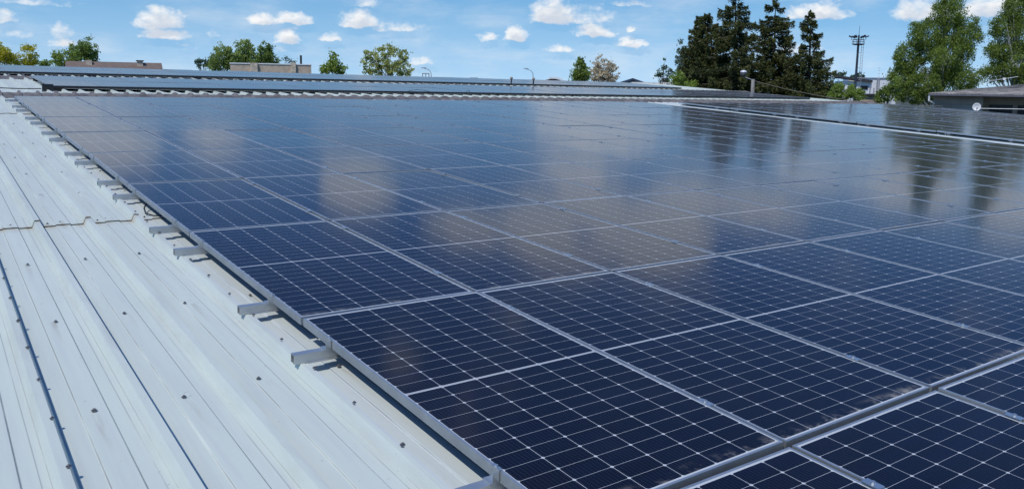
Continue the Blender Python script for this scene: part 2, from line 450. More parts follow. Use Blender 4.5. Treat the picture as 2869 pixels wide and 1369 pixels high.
for x_, y_, z_ in spots[:100]:
    o = link('screw', SCM, house); o.location = (x_, y_, z_); o.rotation_euler = (random.uniform(-.08, .08), random.uniform(-.08, .08), random.uniform(0, 1)); s_ = random.uniform(.7, .9); o.scale = (s_, s_, s_)
for u, v in ((1433, 219), (1495, 221)):                   # two little round ventilator heads behind the last ridge
    p = M.inverted() @ Vector(at(u, v, 36.0))
    vb = MB(); vb.lathe([(.0, -.4), (.03, -.4), (.03, -.05), (.06, -.04), (.065, 0), (.045, .045), (0, .06)], 12); o = vb.obj('roof_vent', plain('ventilator', (.30, .24, .2), .6), house, True); o.location = p

# ------------------------------------------------------------------ solar panels
def frame_mesh():
    mb = MB(); w, h = .011, .040
    mb.box(0, w, 0, PANL, -h, 0); mb.box(PANW - w, PANW, 0, PANL, -h, 0)
    mb.box(w, PANW - w, 0, w, -h, -.0004); mb.box(w, PANW - w, PANL - w, PANL, -h, -.0004)
    return mb.mesh('frame', ALU)
FRM = frame_mesh()
GLM = MB().box(.011, PANW - .011, .011, PANL - .011, -.0075, -.0018).mesh('glass', PANEL)
ORD = ['first', 'second', 'third', 'fourth', 'fifth', 'sixth', 'seventh', 'eighth', 'ninth', 'tenth', 'eleventh', 'twelfth', 'thirteenth', 'fourteenth',
       'fifteenth', 'sixteenth', 'seventeenth', 'eighteenth', 'nineteenth', 'twentieth'] + ['twenty-' + w for w in
       ('first', 'second', 'third', 'fourth', 'fifth', 'sixth', 'seventh', 'eighth', 'ninth')]

def in_view(x, y, pad=30):
    q = RC @ (np.array([x, y, 0.0]) - CC)
    if q[2] < .2: return False
    u = FPX * q[0] / q[2] + CX; v = FPX * q[1] / q[2] + CY
    return -pad < u < PW + pad and -pad < v < PH + pad

PROTO = [None]; PSLOPE = {}
def panel(x, y, label, group, z=0.0):
    jx, jy, jz = random.uniform(-.0015, .0015), random.uniform(-.002, .002), random.uniform(-.0012, .0012)
    tilt = Matrix.Rotation(random.gauss(0, .0018), 4, 'X') @ Matrix.Rotation(random.gauss(0, .0018), 4, 'Y')
    mw = on_roof(x + jx, y + jy, z + jz) @ tilt
    if PROTO[0] is None:
        o = empty('solar_panel', mw, label, 'solar panel', group)
        link('frame', FRM, o); link('glass', GLM, o); PROTO[0] = o
    else:
        o = copy_tree(PROTO[0]); o.matrix_world = mw; tag(o, label, 'solar panel', group)
    return o

def visible(x, y):
    return any(in_view(x + PANW * i / 8, y + PANL * j / 12) for i in range(9) for j in range(13))

count = 0
for r in range(-2, 7):
    for c_ in range(16):
        x, y = c_ * PX, r * PY
        if visible(x, y):
            panel(x, y, 'near solar panel, %s from the white roof edge, %s row from the front' % (ORD[c_], ORD[r + 2]), 'panels of the near array'); count += 1
BX = 18.62
for r in range(-1, 7):
    for c_ in range(13):
        x, y = BX + c_ * PX, r * PY
        if visible(x, y):
            panel(x, y, 'solar panel right of the white gap, %s from it, %s row from the ridge' % (ORD[c_], ORD[6 - r]), 'panels right of the white gap'); count += 1
B2Y, B3Y = 18.25, 24.55
for r in range(2):
    for c_ in range(28):
        panel(1.02 + c_ * PX, B2Y + r * PY, 'solar panel behind the near ridge, %s row, %s from its left end' % (('lower', 'upper')[r], ORD[c_]), 'panels behind the near ridge', .0); count += 1
    for c_ in range(28):
        if visible(.6 + c_ * PX, B3Y + r * PY):
            panel(.6 - 1 * PX + c_ * PX, B3Y + r * PY, 'skyline solar panel, %s row of the farthest array, %s from its left end' % (('front', 'back')[r], ORD[c_]), 'panels of the farthest array', .0); count += 1
print('panels', count)

# ------------------------------------------------------------------ mounting rails with their clamps
RB, RT = PAN_Z + RIBH + .001, -.0402
def rail_mesh(length, ext):
    mb = MB(); t = .003; hw = .020
    mb.box(-ext, length, -hw, -hw + t, RB + t, RT - t); mb.box(-ext, length, hw - t, hw, RB + t, RT - t)
    mb.box(-ext + .004, length, -hw + t, hw - t, RB + .0005, RB + t)
    mb.box(-ext, length, -hw, hw, RT - t, RT)                             # web on top
    mb.box(-.115, length, -hw - .012, -hw + t, RB, RB + t); mb.box(-.115, length, hw - t, hw + .012, RB, RB + t)
    return mb.mesh('profile', ALU)
RMA = rail_mesh(16 * PX + .12, .180); RMB = rail_mesh(13 * PX + .05, .13)
def end_clamp_mesh():
    mb = MB(); w = .024
    mb.box(-.006, -.001, -w, w, RT + .0005, .0035); mb.box(-.006, .010, -w, w, .0035, .007)
    mb.box(-.036, -.006, -w, w, RT + .0005, RT + .005)
    mb.box(-.028, -.0065, -w, -w + .004, RT + .005, -.001)
    mb.lathe([(0, .007), (.0065, .007), (.0065, .013), (0, .014)], 8, (.001, 0, 0))
    return mb.mesh('end_clamp', ALU2)
def mid_clamp_mesh():
    mb = MB(); w = .032; g = (PX - PANW)
    mb.box(-g / 2 - .010, g / 2 + .010, -w, w, .0012, .0045)
    mb.box(-g / 2 + .001, -g / 2 + .004, -w, w, -.03, .0012); mb.box(g / 2 - .004, g / 2 - .001, -w, w, -.03, .0012)
    mb.lathe([(0, .0045), (.0085, .0045), (.0085, .013), (0, .014)], 8)
    return mb.mesh('mid_clamp', ALU2)
ECM, MCM = end_clamp_mesh(), mid_clamp_mesh()
k = 0
def rail(x, y, mesh, cols, label, group, ends=True):
    o = empty('mounting_rail', on_roof(x, y), label, 'mounting rail', group)
    link('profile', mesh, o)
    if ends: link('end_clamp', ECM, o)
    for c_ in range(1, cols):
        if in_view(x + c_ * PX, y, 60):
            mc = link('mid_clamp', MCM, o); mc.location = (c_ * PX - (PX - PANW) / 2 + random.uniform(-.001, .001), random.uniform(-.01, .01), 0)
for r in range(-2, 7):
    for off in (.405, 1.775):
        jy = random.uniform(-.035, .035)
        if any(in_view(x_, r * PY + off + jy, 40) for x_ in (-.19, 0, 2, 4, 6, 10, 14)):
            rail(0, r * PY + off + jy, RMA, 16, 'aluminium rail whose end rests on the white roof, %s from the front' % ORD[k], 'rails under the near array'); k += 1
k = 0
for r in range(-1, 7):
    for off in (.405, 1.775):
        jy = random.uniform(-.03, .03)
        if in_view(BX - .1, r * PY + off, 40):
            rail(BX, r * PY + off + jy, RMB, 13, 'aluminium rail end in the gap right of the near array, %s from the front' % ORD[k], 'rails under the right array'); k += 1
# rails of the two far arrays, on short dark posts
def far_rail(x0, y, n, label, group, gap_shade=False):
    o = empty('mounting_rail', on_roof(x0, y), label, 'mounting rail', group)
    mb = MB(); mb.box(-.05, n * PX, -.02, .02, RB + .012, RT); mb.obj('profile', ALU, o)
    if gap_shade:
        mb = MB(); mb.box(-.04, n * PX - .03, -.075, -.062, RB + .026, -.004); mb.obj('gap_shade_strip', BLACK, o)  # black strip added to stand for the shade under the panel fronts
    for i in range(0, n, 3):
        f = link('post', POSTM, o); f.location = (i * PX + .15, -.0, 0)
POSTM = MB().box(-.12, .12, -.035, .03, PAN_Z + .004, RT - .004).mesh('post', BLACK)
for r in range(2):
    for j, off in enumerate((.05, 1.775)):
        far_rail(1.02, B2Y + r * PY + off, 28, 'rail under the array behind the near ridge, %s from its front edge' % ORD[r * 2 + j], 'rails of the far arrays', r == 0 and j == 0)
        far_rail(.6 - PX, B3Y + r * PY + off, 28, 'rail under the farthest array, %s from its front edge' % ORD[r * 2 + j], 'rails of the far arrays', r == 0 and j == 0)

# junction box and cables
jb = empty('junction_box', on_roof(.92, 17.95, PAN_Z), 'small black junction box at the left corner of the array behind the ridge', 'junction box')
mb = MB(); mb.box(-.11, .11, -.05, .05, .02, .17); mb.obj('body', BLACK, jb)
mb = MB(); mb.box(-.118, .118, -.056, .056, .17, .184); mb.obj('lid', BLACK, jb)
mb = MB(); mb.box(-.12, .12, -.05, -.03, .0, .02); mb.box(-.12, .12, .03, .05, .0, .02); mb.obj('foot', ALU, jb)
def cable(pts, r, label, group=None):
    o = MB().tube(pts, r, 6).obj('cable', BLACK); o.matrix_world = M.copy()
    return tag(o, label, 'cable', group)
cable([(-4.6 + i * .45, 17.98 + .03 * math.sin(i * 1.3), PAN_Z + .075 + .008 * math.sin(i * 2.1)) for i in range(13)], .012, 'thin black cable running left over white ribs from the junction box')
cable([(10.3, 18.2, -.06), (10.5, 18.16, .02), (10.75, 18.15, .055), (11.0, 18.15, .04), (11.2, 18.17, .0), (11.45, 18.2, -.06)], .007, 'black cable hump looping over the front edge behind the ridge')
cable([(12.55, 18.22, -.07), (12.53, 18.17, .02), (12.57, 18.15, .06), (12.63, 18.15, .055), (12.66, 18.17, 0), (12.66, 18.22, -.07)], .007, 'small upright black cable loop on the front edge behind the ridge')
cable([(.07, 3.62, -.045), (.02, 3.56, -.06), (-.02, 3.46, -.085), (-.03, 3.36, -.11), (.02, 3.28, -.118), (.12, 3.26, -.118), (.3, 3.3, -.11)], .006, 'black cable loop hanging out under the near array by the sheet joint')

# ------------------------------------------------------------------ vegetation
def leaf_material(name, dark, lite, trans=.35):
    m = bpy.data.materials.new(name); m.use_nodes = True; t = m.node_tree; t.nodes.clear(); N = NT(t)
    a = N.n('ShaderNodeAttribute', attribute_name='tone')
    c = N.mix(a.outputs['Fac'], tuple(dark) + (1,), tuple(lite) + (1,))
    d = N.n('ShaderNodeBsdfDiffuse'); N.put(d.inputs[0], c)
    tr = N.n('ShaderNodeBsdfTranslucent'); N.put(tr.inputs[0], N.mix(.5, c, tuple(min(1, x * 1.5) for x in lite) + (1,)))
    g = N.n('ShaderNodeBsdfGlossy'); g.inputs['Roughness'].default_value = .45; N.put(g.inputs[0], (.7, .75, .8, 1))
    s1 = N.n('ShaderNodeMixShader'); s1.inputs[0].default_value = trans
    t.links.new(d.outputs[0], s1.inputs[1]); t.links.new(tr.outputs[0], s1.inputs[2])
    s2 = N.n('ShaderNodeMixShader'); s2.inputs[0].default_value = .02
    t.links.new(s1.outputs[0], s2.inputs[1]); t.links.new(g.outputs[0], s2.inputs[2])
    o = N.n('ShaderNodeOutputMaterial'); t.links.new(s2.outputs[0], o.inputs[0])
    return m

def quads(name, ctr, a, b_, tone, mat, parent):
    "leaf faces: centres, half axes a and b, tone per leaf"
    n = len(ctr)
    v = np.stack([ctr - a - b_ * .55, ctr + a * .2 - b_, ctr + a + b_ * .35, ctr - a * .15 + b_], 1).reshape(-1, 3).astype(np.float32)
    me = bpy.data.meshes.new(name)
    me.vertices.add(4 * n); me.vertices.foreach_set('co', v.ravel())
    me.loops.add(4 * n); me.loops.foreach_set('vertex_index', np.arange(4 * n, dtype=np.int32))
    me.polygons.add(n); me.polygons.foreach_set('loop_start', np.arange(0, 4 * n, 4, dtype=np.int32))
    me.polygons.foreach_set('loop_total', np.full(n, 4, dtype=np.int32))
    at_ = me.attributes.new('tone', 'FLOAT', 'POINT'); at_.data.foreach_set('value', np.repeat(tone, 4).astype(np.float32))
    me.materials.append(mat); me.update(calc_edges=True); me.validate()
    return link(name, me, parent)

def rand_axes(n, s, flat=0.0):
    u = rng.normal(size=(n, 3)); u[:, 2] *= (1 - flat); u /= np.linalg.norm(u, axis=1)[:, None]
    w = rng.normal(size=(n, 3)); w -= (w * u).sum(1)[:, None] * u; w /= np.linalg.norm(w, axis=1)[:, None]
    ss_ = s * rng.uniform(.6, 1.25, n)[:, None]
    return u * ss_, w * ss_ * .62

BARK = plain('grey brown bark', (.10, .08, .065), .9, 0, .3, 2)
BIRCHBARK = plain('pale birch bark', (.42, .40, .37), .8, 0, .35, 1.2)

def broadleaf(name, label, cat, D, lobes, mat, trunk_u=None, leafpx=4.6, fill=1.0, droop=0.0, bark=None, group=None, clump=.30, open_=0.0):
    """lobes: (u, v, half width, half height) of the crown's masses as surveyed from the roof, at distance D; each is a solid
    ellipsoid of clumps as deep as it is wide"""
    tu = trunk_u if trunk_u is not None else lobes[0][0]
    k, kv = kx(D, tu), kz(D, tu)
    foot = at(tu, 300, D); foot = np.array([foot[0], foot[1], 0.0])
    root = empty(name, T(*foot), label, cat, group)
    fwd = ray(tu, 300); fwd[2] = 0; fwd /= np.linalg.norm(fwd); side = np.array([fwd[1], -fwd[0], 0])
    C_, T_ = [], []; ends = []; zlow, ztop = 1e9, 0
    for (u, v, hw, hh) in lobes:
        c0 = at(u, v, D) - foot; a, h = hw * k, hh * kv
        zlow = min(zlow, c0[2] - h); ztop = max(ztop, c0[2] + h)
        cr = .8 * clump * min(a, h) + .10
        ncl = int(max(6, 40 * fill * (1 - open_ * .4) * (hw * hh) / (max(hw, hh) ** 2) * (.30 / clump) ** 2))
        d = rng.normal(size=(ncl, 3)); d /= np.linalg.norm(d, axis=1)[:, None]
        rr = rng.uniform(.25, 1.0, ncl) ** .5
        cc = d * rr[:, None] * np.array([max(a - cr * .5, .1), max(a - cr * .5, .1), max(h - cr * .5, .1)])
        loc = c0 + cc[:, :1] * side + cc[:, 1:2] * fwd + cc[:, 2:] * np.array([0, 0, 1.0])
        tone_c = np.clip(rng.normal(.5, .26, ncl), 0, 1)
        ends += list(loc[rng.permutation(ncl)[:7]])
        area = hw * hh * 3.1
        nl = int(fill * 4.2 * area / (leafpx ** 2 * .5) / ncl) + 3
        for j in range(ncl):
            q = rng.normal(size=(nl, 3)); q /= np.linalg.norm(q, axis=1)[:, None]
            q *= (rng.uniform(0, 1, nl) ** .42 * cr * rng.uniform(.7, 1.25))[:, None]; q[:, 2] *= .75
            if droop: q[:, 2] -= droop * cr * rng.exponential(.6, nl)
            C_.append(loc[j] + q); T_.append(np.clip(tone_c[j] + rng.normal(0, .14, nl), 0, 1))
    ctr = np.concatenate(C_); tone = np.concatenate(T_)
    stray = rng.random(len(ctr)) < .14
    ctr = ctr + rng.normal(0, 1, ctr.shape) * stray[:, None] * 4.5 * k
    a_, b_ = rand_axes(len(ctr), leafpx * k * .62)
    if droop: a_[:, 2] -= np.abs(a_[:, 0]) * .8
    quads('crown', ctr, a_, b_, tone, mat, root)
    mb = MB(); H = ztop * .93; r0 = max(.0095 * H, .09)
    wob = rng.normal(0, .012 * H, (6, 2)); wob[0] = 0
    tp = [np.array([wob[i, 0], wob[i, 1], H * i / 5]) for i in range(6)]
    cz = at(lobes[0][0], lobes[0][1], D) - foot
    for i in range(6): tp[i][:2] += cz[:2] * (i / 5) ** 1.5
    mb.tube(tp, [r0 * (1 - .17 * i) for i in range(6)], 7)
    for e in ends:
        z0 = max(zlow * .8, min(e[2] * .72, H * .85)); f_ = z0 / H * 5; i = min(int(f_), 4); st = tp[i] + (tp[i + 1] - tp[i]) * (f_ - i)
        m_ = (st + e) / 2 + np.array([0, 0, .06 * np.linalg.norm(e - st)])
        mb.tube([st, m_, e], [r0 * .34, r0 * .2, r0 * .06], 5, False)
    mb.obj('trunk', bark or BARK, root)
    return root

def spruce(label, D, u, vtop, prof, mat, leafpx=4.0, dens=2.9):
    "prof: (v, half width) pairs down the tree"
    k = kx(D, u)
    foot = at(u, 300, D); foot = np.array([foot[0], foot[1], 0.0])
    top = at(u, vtop, D) - foot; H = top[2]
    root = empty('spruce_tree', T(*foot), label, 'tree', 'dark spruces beyond the roof')
    zs = np.array([(at(u, v, D) - foot)[2] for v, w in prof]); ws = np.array([w * k * 1.16 for v, w in prof])
    order = np.argsort(zs); zs, ws = zs[order], ws[order]
    Cc, A, B_, Tn = [], [], [], []; mbt = MB()
    lean = top[:2]
    z = H - .1; ph = 0.0
    zmin = 3.0
    while z > zmin:
        Lm = np.interp(z, zs, ws); nb = int(5 + Lm * 1.0)
        for j in range(nb):
            ph += 2.399 + rng.normal(0, .25)
            L = Lm * rng.uniform(.55, 1.25) + .10
            if rng.random() < .08: L *= 1.25
            dirv = np.array([math.cos(ph), math.sin(ph), 0]); base = np.array([lean[0] * z / H, lean[1] * z / H, z + rng.normal(0, .12)])
            n = int(max(6, dens * 30 * L / (leafpx * k * 3.2)))
            t = rng.uniform(.12, 1.0, n) ** .75
            drop = -(.42 * t - .34 * t ** 3) * L * rng.uniform(.8, 1.3) if L > .8 else t * L * .35
            pts = base + dirv * (t * L)[:, None]; pts[:, 2] += drop
            wid = .11 * L * (1.1 - t) + .04
            sidev = np.array([-dirv[1], dirv[0], 0])
            pts = pts + sidev * (rng.normal(0, 1, n) * wid)[:, None]; hang = np.abs(rng.normal(0, .16 + .10 * min(L, 2), n)); pts[:, 2] -= hang * .8 - .08
            s = leafpx * k * rng.uniform(.6, 1.5, n)
            ax = dirv[None, :] * rng.uniform(.3, 1, n)[:, None] + sidev[None, :] * rng.normal(0, .7, n)[:, None] + np.array([0, 0, 1.0]) * (rng.normal(-.25, .45, n))[:, None]
            ax /= np.linalg.norm(ax, axis=1)[:, None]
            bx = rng.normal(size=(n, 3)); bx -= (bx * ax).sum(1)[:, None] * ax; bx /= np.linalg.norm(bx, axis=1)[:, None]
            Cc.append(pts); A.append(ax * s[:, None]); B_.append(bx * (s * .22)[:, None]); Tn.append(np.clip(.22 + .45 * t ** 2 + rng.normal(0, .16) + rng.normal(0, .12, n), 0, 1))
            if L > 1.0 and rng.random() < .5:
                tt = np.array([0, .4, .8]); dd = -(.42 * tt - .34 * tt ** 3) * L
                mbt.tube([base + dirv * (a_ * L) + np.array([0, 0, d_ - .05]) for a_, d_ in zip(tt, dd)], [.05, .035, .015], 4, False)
        z -= rng.uniform(.30, .50) * (1 + .22 * Lm / 3)
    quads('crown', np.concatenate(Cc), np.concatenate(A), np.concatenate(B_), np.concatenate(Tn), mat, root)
    mbt.tube([(lean[0] * f_, lean[1] * f_, H * f_) for f_ in (0, .3, .6, .85, .98)], [.24, .19, .12, .06, .02], 7)
    mbt.obj('trunk', BARK, root)
    return root

L_YEL = leaf_material('spring yellow leaves', (.26, .27, .02), (.58, .54, .06), .52)
L_GRN = leaf_material('fresh green leaves', (.12, .18, .034), (.33, .43, .085), .50)
L_DRK = leaf_material('deep green leaves', (.085, .14, .032), (.25, .34, .075), .42)
L_BIR = leaf_material('birch leaves', (.085, .13, .028), (.26, .34, .065), .48)
L_WIL = leaf_material('soft willow leaves', (.15, .21, .055), (.34, .42, .11), .50)
L_SPA = leaf_material('pale opening leaves', (.22, .27, .07), (.48, .50, .16), .40)
L_BLO = leaf_material('cream blossom', (.38, .32, .20), (.68, .60, .44), .35)
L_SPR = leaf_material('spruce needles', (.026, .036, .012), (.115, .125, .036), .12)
L_BLU = leaf_material('bluish far leaves', (.05, .085, .055), (.12, .18, .11), .3)

# left horizon
broadleaf('maple_tree', 'yellow-green tree at the far left edge of the skyline', 'tree', 75, [(22, 150, 46, 44), (-20, 150, 40, 42), (46, 168, 30, 25)], L_YEL, 20, fill=.8, clump=.34, open_=.4, group='trees on the left skyline')
broadleaf('maple_tree', 'smaller yellow-green tree just right of the leftmost tree', 'tree', 82, [(78, 158, 30, 42), (98, 170, 22, 24)], L_YEL, 80, fill=.8, clump=.36, open_=.4, group='trees on the left skyline')
broadleaf('shrub', 'small green bush between the yellow trees and the brown roof', 'shrub', 85, [(134, 178, 18, 14), (118, 180, 14, 10)], L_GRN, 130, clump=.45)
broadleaf('lime_tree', 'light green leafy tree left of the dark rounded one by the brown roof', 'tree', 100, [(178, 166, 34, 34), (158, 162, 16, 24), (205, 158, 22, 40)], L_GRN, 180, clump=.3, group='trees on the left skyline')
broadleaf('lime_tree', 'dark green rounded tree rising behind the left brick chimney', 'tree', 106, [(243, 140, 36, 40), (230, 165, 40, 34), (255, 160, 24, 30)], L_DRK, 243, clump=.28, group='trees on the left skyline')
broadleaf('willow_tree', 'low pale bush at the left end of the willow group', 'tree', 115, [(570, 178, 26, 20), (556, 180, 14, 16)], L_BLU, 570, fill=.6, clump=.4, group='willows behind the beige parapet')
broadleaf('willow_tree', 'left rounded willow of the green group behind the beige parapet', 'tree', 110, [(622, 155, 36, 38), (608, 175, 34, 28), (650, 165, 30, 34)], L_WIL, 622, droop=.6, clump=.26, group='willows behind the beige parapet')
broadleaf('willow_tree', 'tallest willow in the middle of the green group', 'tree', 114, [(682, 140, 34, 36), (700, 160, 34, 30), (665, 165, 30, 26)], L_WIL, 685, droop=.6, clump=.26, group='willows behind the beige parapet')
broadleaf('willow_tree', 'darker willow at the right end of the green group', 'tree', 108, [(740, 146, 28, 34), (762, 165, 24, 26), (735, 172, 36, 22)], L_DRK, 745, droop=.5, clump=.28, group='willows behind the beige parapet')
broadleaf('shrub', 'thin leafless-looking sapling above the beige parapet by the thin mast', 'shrub', 112, [(806, 168, 16, 14), (822, 172, 10, 10)], L_BLU, 806, fill=.25, clump=.5, leafpx=4)
broadleaf('cone_tree', 'conical green tree standing alone right of the beige parapet', 'tree', 90, [(933, 166, 16, 26), (933, 184, 30, 24), (915, 196, 24, 16), (955, 196, 22, 18)], L_GRN, 933, clump=.3)
broadleaf('oak_tree', 'wide airy yellow-green tree opening its leaves above the middle of the skyline', 'tree', 88,
          [(1085, 170, 52, 46), (1040, 190, 36, 34), (1130, 188, 36, 34), (1085, 140, 24, 20), (1030, 155, 16, 16), (1130, 155, 18, 18), (1085, 200, 70, 24)], L_SPA, 1085, leafpx=4.6, fill=.55, clump=.20, open_=.5)
broadleaf('birch_tree', 'slim green birch beside the cream blossoming tree', 'tree', 90, [(1626, 190, 20, 34), (1618, 212, 24, 26), (1640, 210, 20, 30), (1628, 172, 10, 14)], L_BIR, 1628, droop=.7, clump=.26, bark=BIRCHBARK)
broadleaf('blossom_tree', 'cream blossoming round tree right of the slim green birch', 'tree', 94, [(1690, 190, 34, 38), (1672, 205, 26, 32), (1716, 208, 22, 30), (1690, 215, 40, 20)], L_BLO, 1688, leafpx=4.2, fill=.7, clump=.2)
broadleaf('pine_sapling', 'small open pine standing left of the dark spruces', 'tree', 70, [(1862, 178, 9, 20), (1850, 205, 18, 16), (1874, 205, 14, 18), (1860, 228, 24, 12)], L_BLU, 1862, fill=.5, clump=.38, leafpx=5)
broadleaf('birch_tree', 'narrow pale birch against the left side of the spruces', 'tree', 66, [(1912, 140, 13, 38), (1908, 175, 20, 34), (1915, 210, 28, 36)], L_BLU, 1912, fill=.75, clump=.32, droop=.5, bark=BIRCHBARK)
broadleaf('shrub', 'bright green bush at the foot of the leftmost spruce', 'shrub', 60, [(1900, 222, 26, 24), (1930, 240, 30, 18)], L_GRN, 1900, clump=.34)

# spruces
spruce('dark ragged spruce at the left with two broken tops', 64, 1982, 42, [(42, 2), (70, 26), (110, 48), (160, 66), (215, 92), (300, 104)], L_SPR)
spruce('second short spruce top leaning against the left dark spruce', 66, 1958, 50, [(50, 3), (85, 14), (130, 26), (200, 44), (300, 60)], L_SPR)
spruce('tallest dark spruce whose tip leaves the top of the picture', 62, 2062, -22, [(-22, 2), (10, 30), (60, 46), (110, 58), (170, 76), (230, 96), (300, 110)], L_SPR)
spruce('third dark spruce with a pointed tip right of the tallest one', 65, 2173, 3, [(3, 2), (25, 20), (60, 42), (100, 52), (150, 64), (220, 90), (300, 105)], L_SPR)
spruce('rightmost slender dark spruce tapering to a narrow spire', 63, 2272, 36, [(36, 2), (60, 14), (90, 20), (120, 32), (150, 40), (190, 62), (225, 78), (300, 90)], L_SPR)

# far right trees
broadleaf('shrub', 'yellowish green bush in front of the white building', 'shrub', 58, [(2370, 258, 44, 26), (2345, 262, 28, 26), (2405, 268, 26, 22), (2352, 240, 16, 12)], L_GRN, 2370, clump=.3)
broadleaf('far_tree', 'dark tree line piece behind the mast, left of it', 'tree', 190, [(2356, 212, 26, 12), (2386, 214, 22, 11)], L_BLU, 2360, clump=.4, leafpx=4)
broadleaf('far_tree', 'dark little tree showing over the white roof right of the mast', 'tree', 190, [(2408, 212, 9, 12), (2416, 216, 10, 7)], L_BLU, 2408, clump=.5, leafpx=4)
broadleaf('birch_tree', 'young birch shrub at the left foot of the big birch', 'tree', 56, [(2480, 262, 30, 26), (2505, 245, 26, 34), (2465, 278, 20, 16)], L_BIR, 2485, clump=.3, bark=BIRCHBARK, group='birches on the right')
broadleaf('birch_tree', 'big broad birch filling the right of the skyline', 'tree', 62,
          [(2660, 30, 56, 58), (2665, -40, 34, 40), (2600, 95, 64, 56), (2710, 100, 48, 60), (2655, 150, 90, 60), (2545, 160, 48, 52), (2525, 215, 46, 48), (2600, 225, 80, 50), (2700, 215, 60, 50), (2560, 265, 70, 30)],
          L_BIR, 2650, leafpx=3.8, droop=.8, clump=.19, fill=1.35, bark=BIRCHBARK, group='birches on the right')
broadleaf('birch_tree', 'second big birch at the right picture edge behind the grey house', 'tree', 64,
          [(2850, 20, 46, 50), (2840, -50, 34, 40), (2815, 70, 50, 44), (2880, 90, 60, 60), (2800, 140, 50, 40), (2860, 170, 80, 60), (2790, 200, 46, 34), (2900, 220, 70, 50)],
          L_BIR, 2845, leafpx=3.8, droop=.8, clump=.20, fill=1.3, bark=BIRCHBARK, group='birches on the right')

# ------------------------------------------------------------------ buildings and street furniture beyond the roof
def px(D, u=1434): return kx(D, u)
BROWN = plain('brown roofing felt', (.17, .125, .10), .9, 0, .1, 1.5)
CREAM = plain('cream rendered brick', (.55, .46, .35), .9, 0, .2, 3)
BEIGE = plain('beige silicate brick', (.50, .40, .30), .9, 0, .14, 1.3)
WHITEW = plain('white wall panels', (.62, .64, .66), .7, 0, .06, .5)
DGREY = plain('dark grey wall', (.36, .285, .215), .9, 0, .14, 1.2)
DARKT = plain('dark trim', (.03, .03, .034), .6, 0, .2, 2)
ASB = plain('weathered fibre cement roof', (.27, .25, .225), .95, 0, .3, 1.8)
WPAINT = plain('white paint', (.75, .75, .73), .5, 0, .05, 3)
GLASSD = plain('dark window glass', (.012, .013, .018), .12, 0, .2, 1)
BLUER = plain('dark blue metal roof', (.03, .05, .09), .5, 0, .15, 1)
POLE = plain('grey steel pole', (.33, .34, .36), .5, .3, .1, 3)
CONC = plain('grey concrete pole', (.34, .31, .27), .9, 0, .2, 3)
MASTP = plain('dark blue-grey mast steel', (.035, .042, .06), .5, .2, .15, 2)

# brown-roofed block, left
D = 92; k = px(D, 328); p = at(328, 300, D); hz = at(328, 172, D)[2]
t = empty('brown_roof_house', facing((p[0], p[1], 0)), 'long brown-roofed house with two chimneys on the left skyline', 'house')
hw = 140 * k
mb = MB(); mb.box(-hw + .3, hw - .3, 0, 9, 0, hz - 1.75); mb.obj('wall', CREAM, t)
mb = MB(); v = [(-hw, -.5, hz - 1.7), (hw, -.5, hz - 1.7), (hw, 4.5, hz), (-hw, 4.5, hz), (-hw, 9.5, hz - 1.7), (hw, 9.5, hz - 1.7)]
v += [(x, y, z - .18) for x, y, z in v]
rf = mb.add(v, [(0, 1, 2, 3), (3, 2, 5, 4), (7, 6, 9, 8), (8, 9, 10, 11), (0, 6, 7, 1), (4, 5, 11, 10), (1, 7, 8, 2), (2, 8, 11, 5), (3, 9, 6, 0), (4, 10, 9, 3)]).obj('roof', BROWN, t)
for u, wid, capd in ((254, 18, False), (402, 17, True)):
    cxl = (u - 328) * k
    mb = MB(); mb.box(cxl - wid / 2 * k, cxl + wid / 2 * k, 3.4, 4.3, hz - 1.5, hz + .12); ch = mb.obj('chimney', CREAM, rf)
    if capd:
        mb = MB(); mb.box(cxl - wid / 2 * k - .1, cxl + wid / 2 * k + .1, 3.3, 4.4, hz + .12, hz + .22); mb.obj('chimney_cap', DARKT, rf)

# beige flat block
D = 84; k = px(D, 763); p = at(763, 300, D); hz = at(763, 181, D)[2]
t = empty('beige_block', facing((p[0], p[1], 0)), 'beige brick block with a flat parapet and a chimney below the willows', 'building')
hw = 113 * k
mb = MB(); mb.box(-hw, hw, 0, 8, 0, hz); mb.obj('wall', BEIGE, t)
mb = MB(); mb.box(-hw - .06, hw + .06, -.06, 8.06, hz, hz + .10); mb.obj('parapet_coping', WPAINT, t)
for u, wid, up_ in ((825, 13, .22), (715, 20, .12)):
    cxl = (u - 763) * k
    mb = MB(); mb.box(cxl - wid / 2 * k, cxl + wid / 2 * k, -.25, .8, hz - 1.3, hz + up_); mb.obj('chimney', CREAM, t)
t2 = empty('thin_mast', T(*[*at(846, 300, 88)[:2], 0]), 'thin grey aerial mast above the right end of the beige parapet', 'mast')
ht = at(846, 155, 88)[2]
MB().tube([(0, 0, 0), (0, 0, ht)], [.05, .03], 6).obj('pole', POLE, t2)
mb = MB(); mb.box(-.09, .09, -.07, .07, ht - .9, ht - .02); mb.obj('antenna', DARKT, t2)

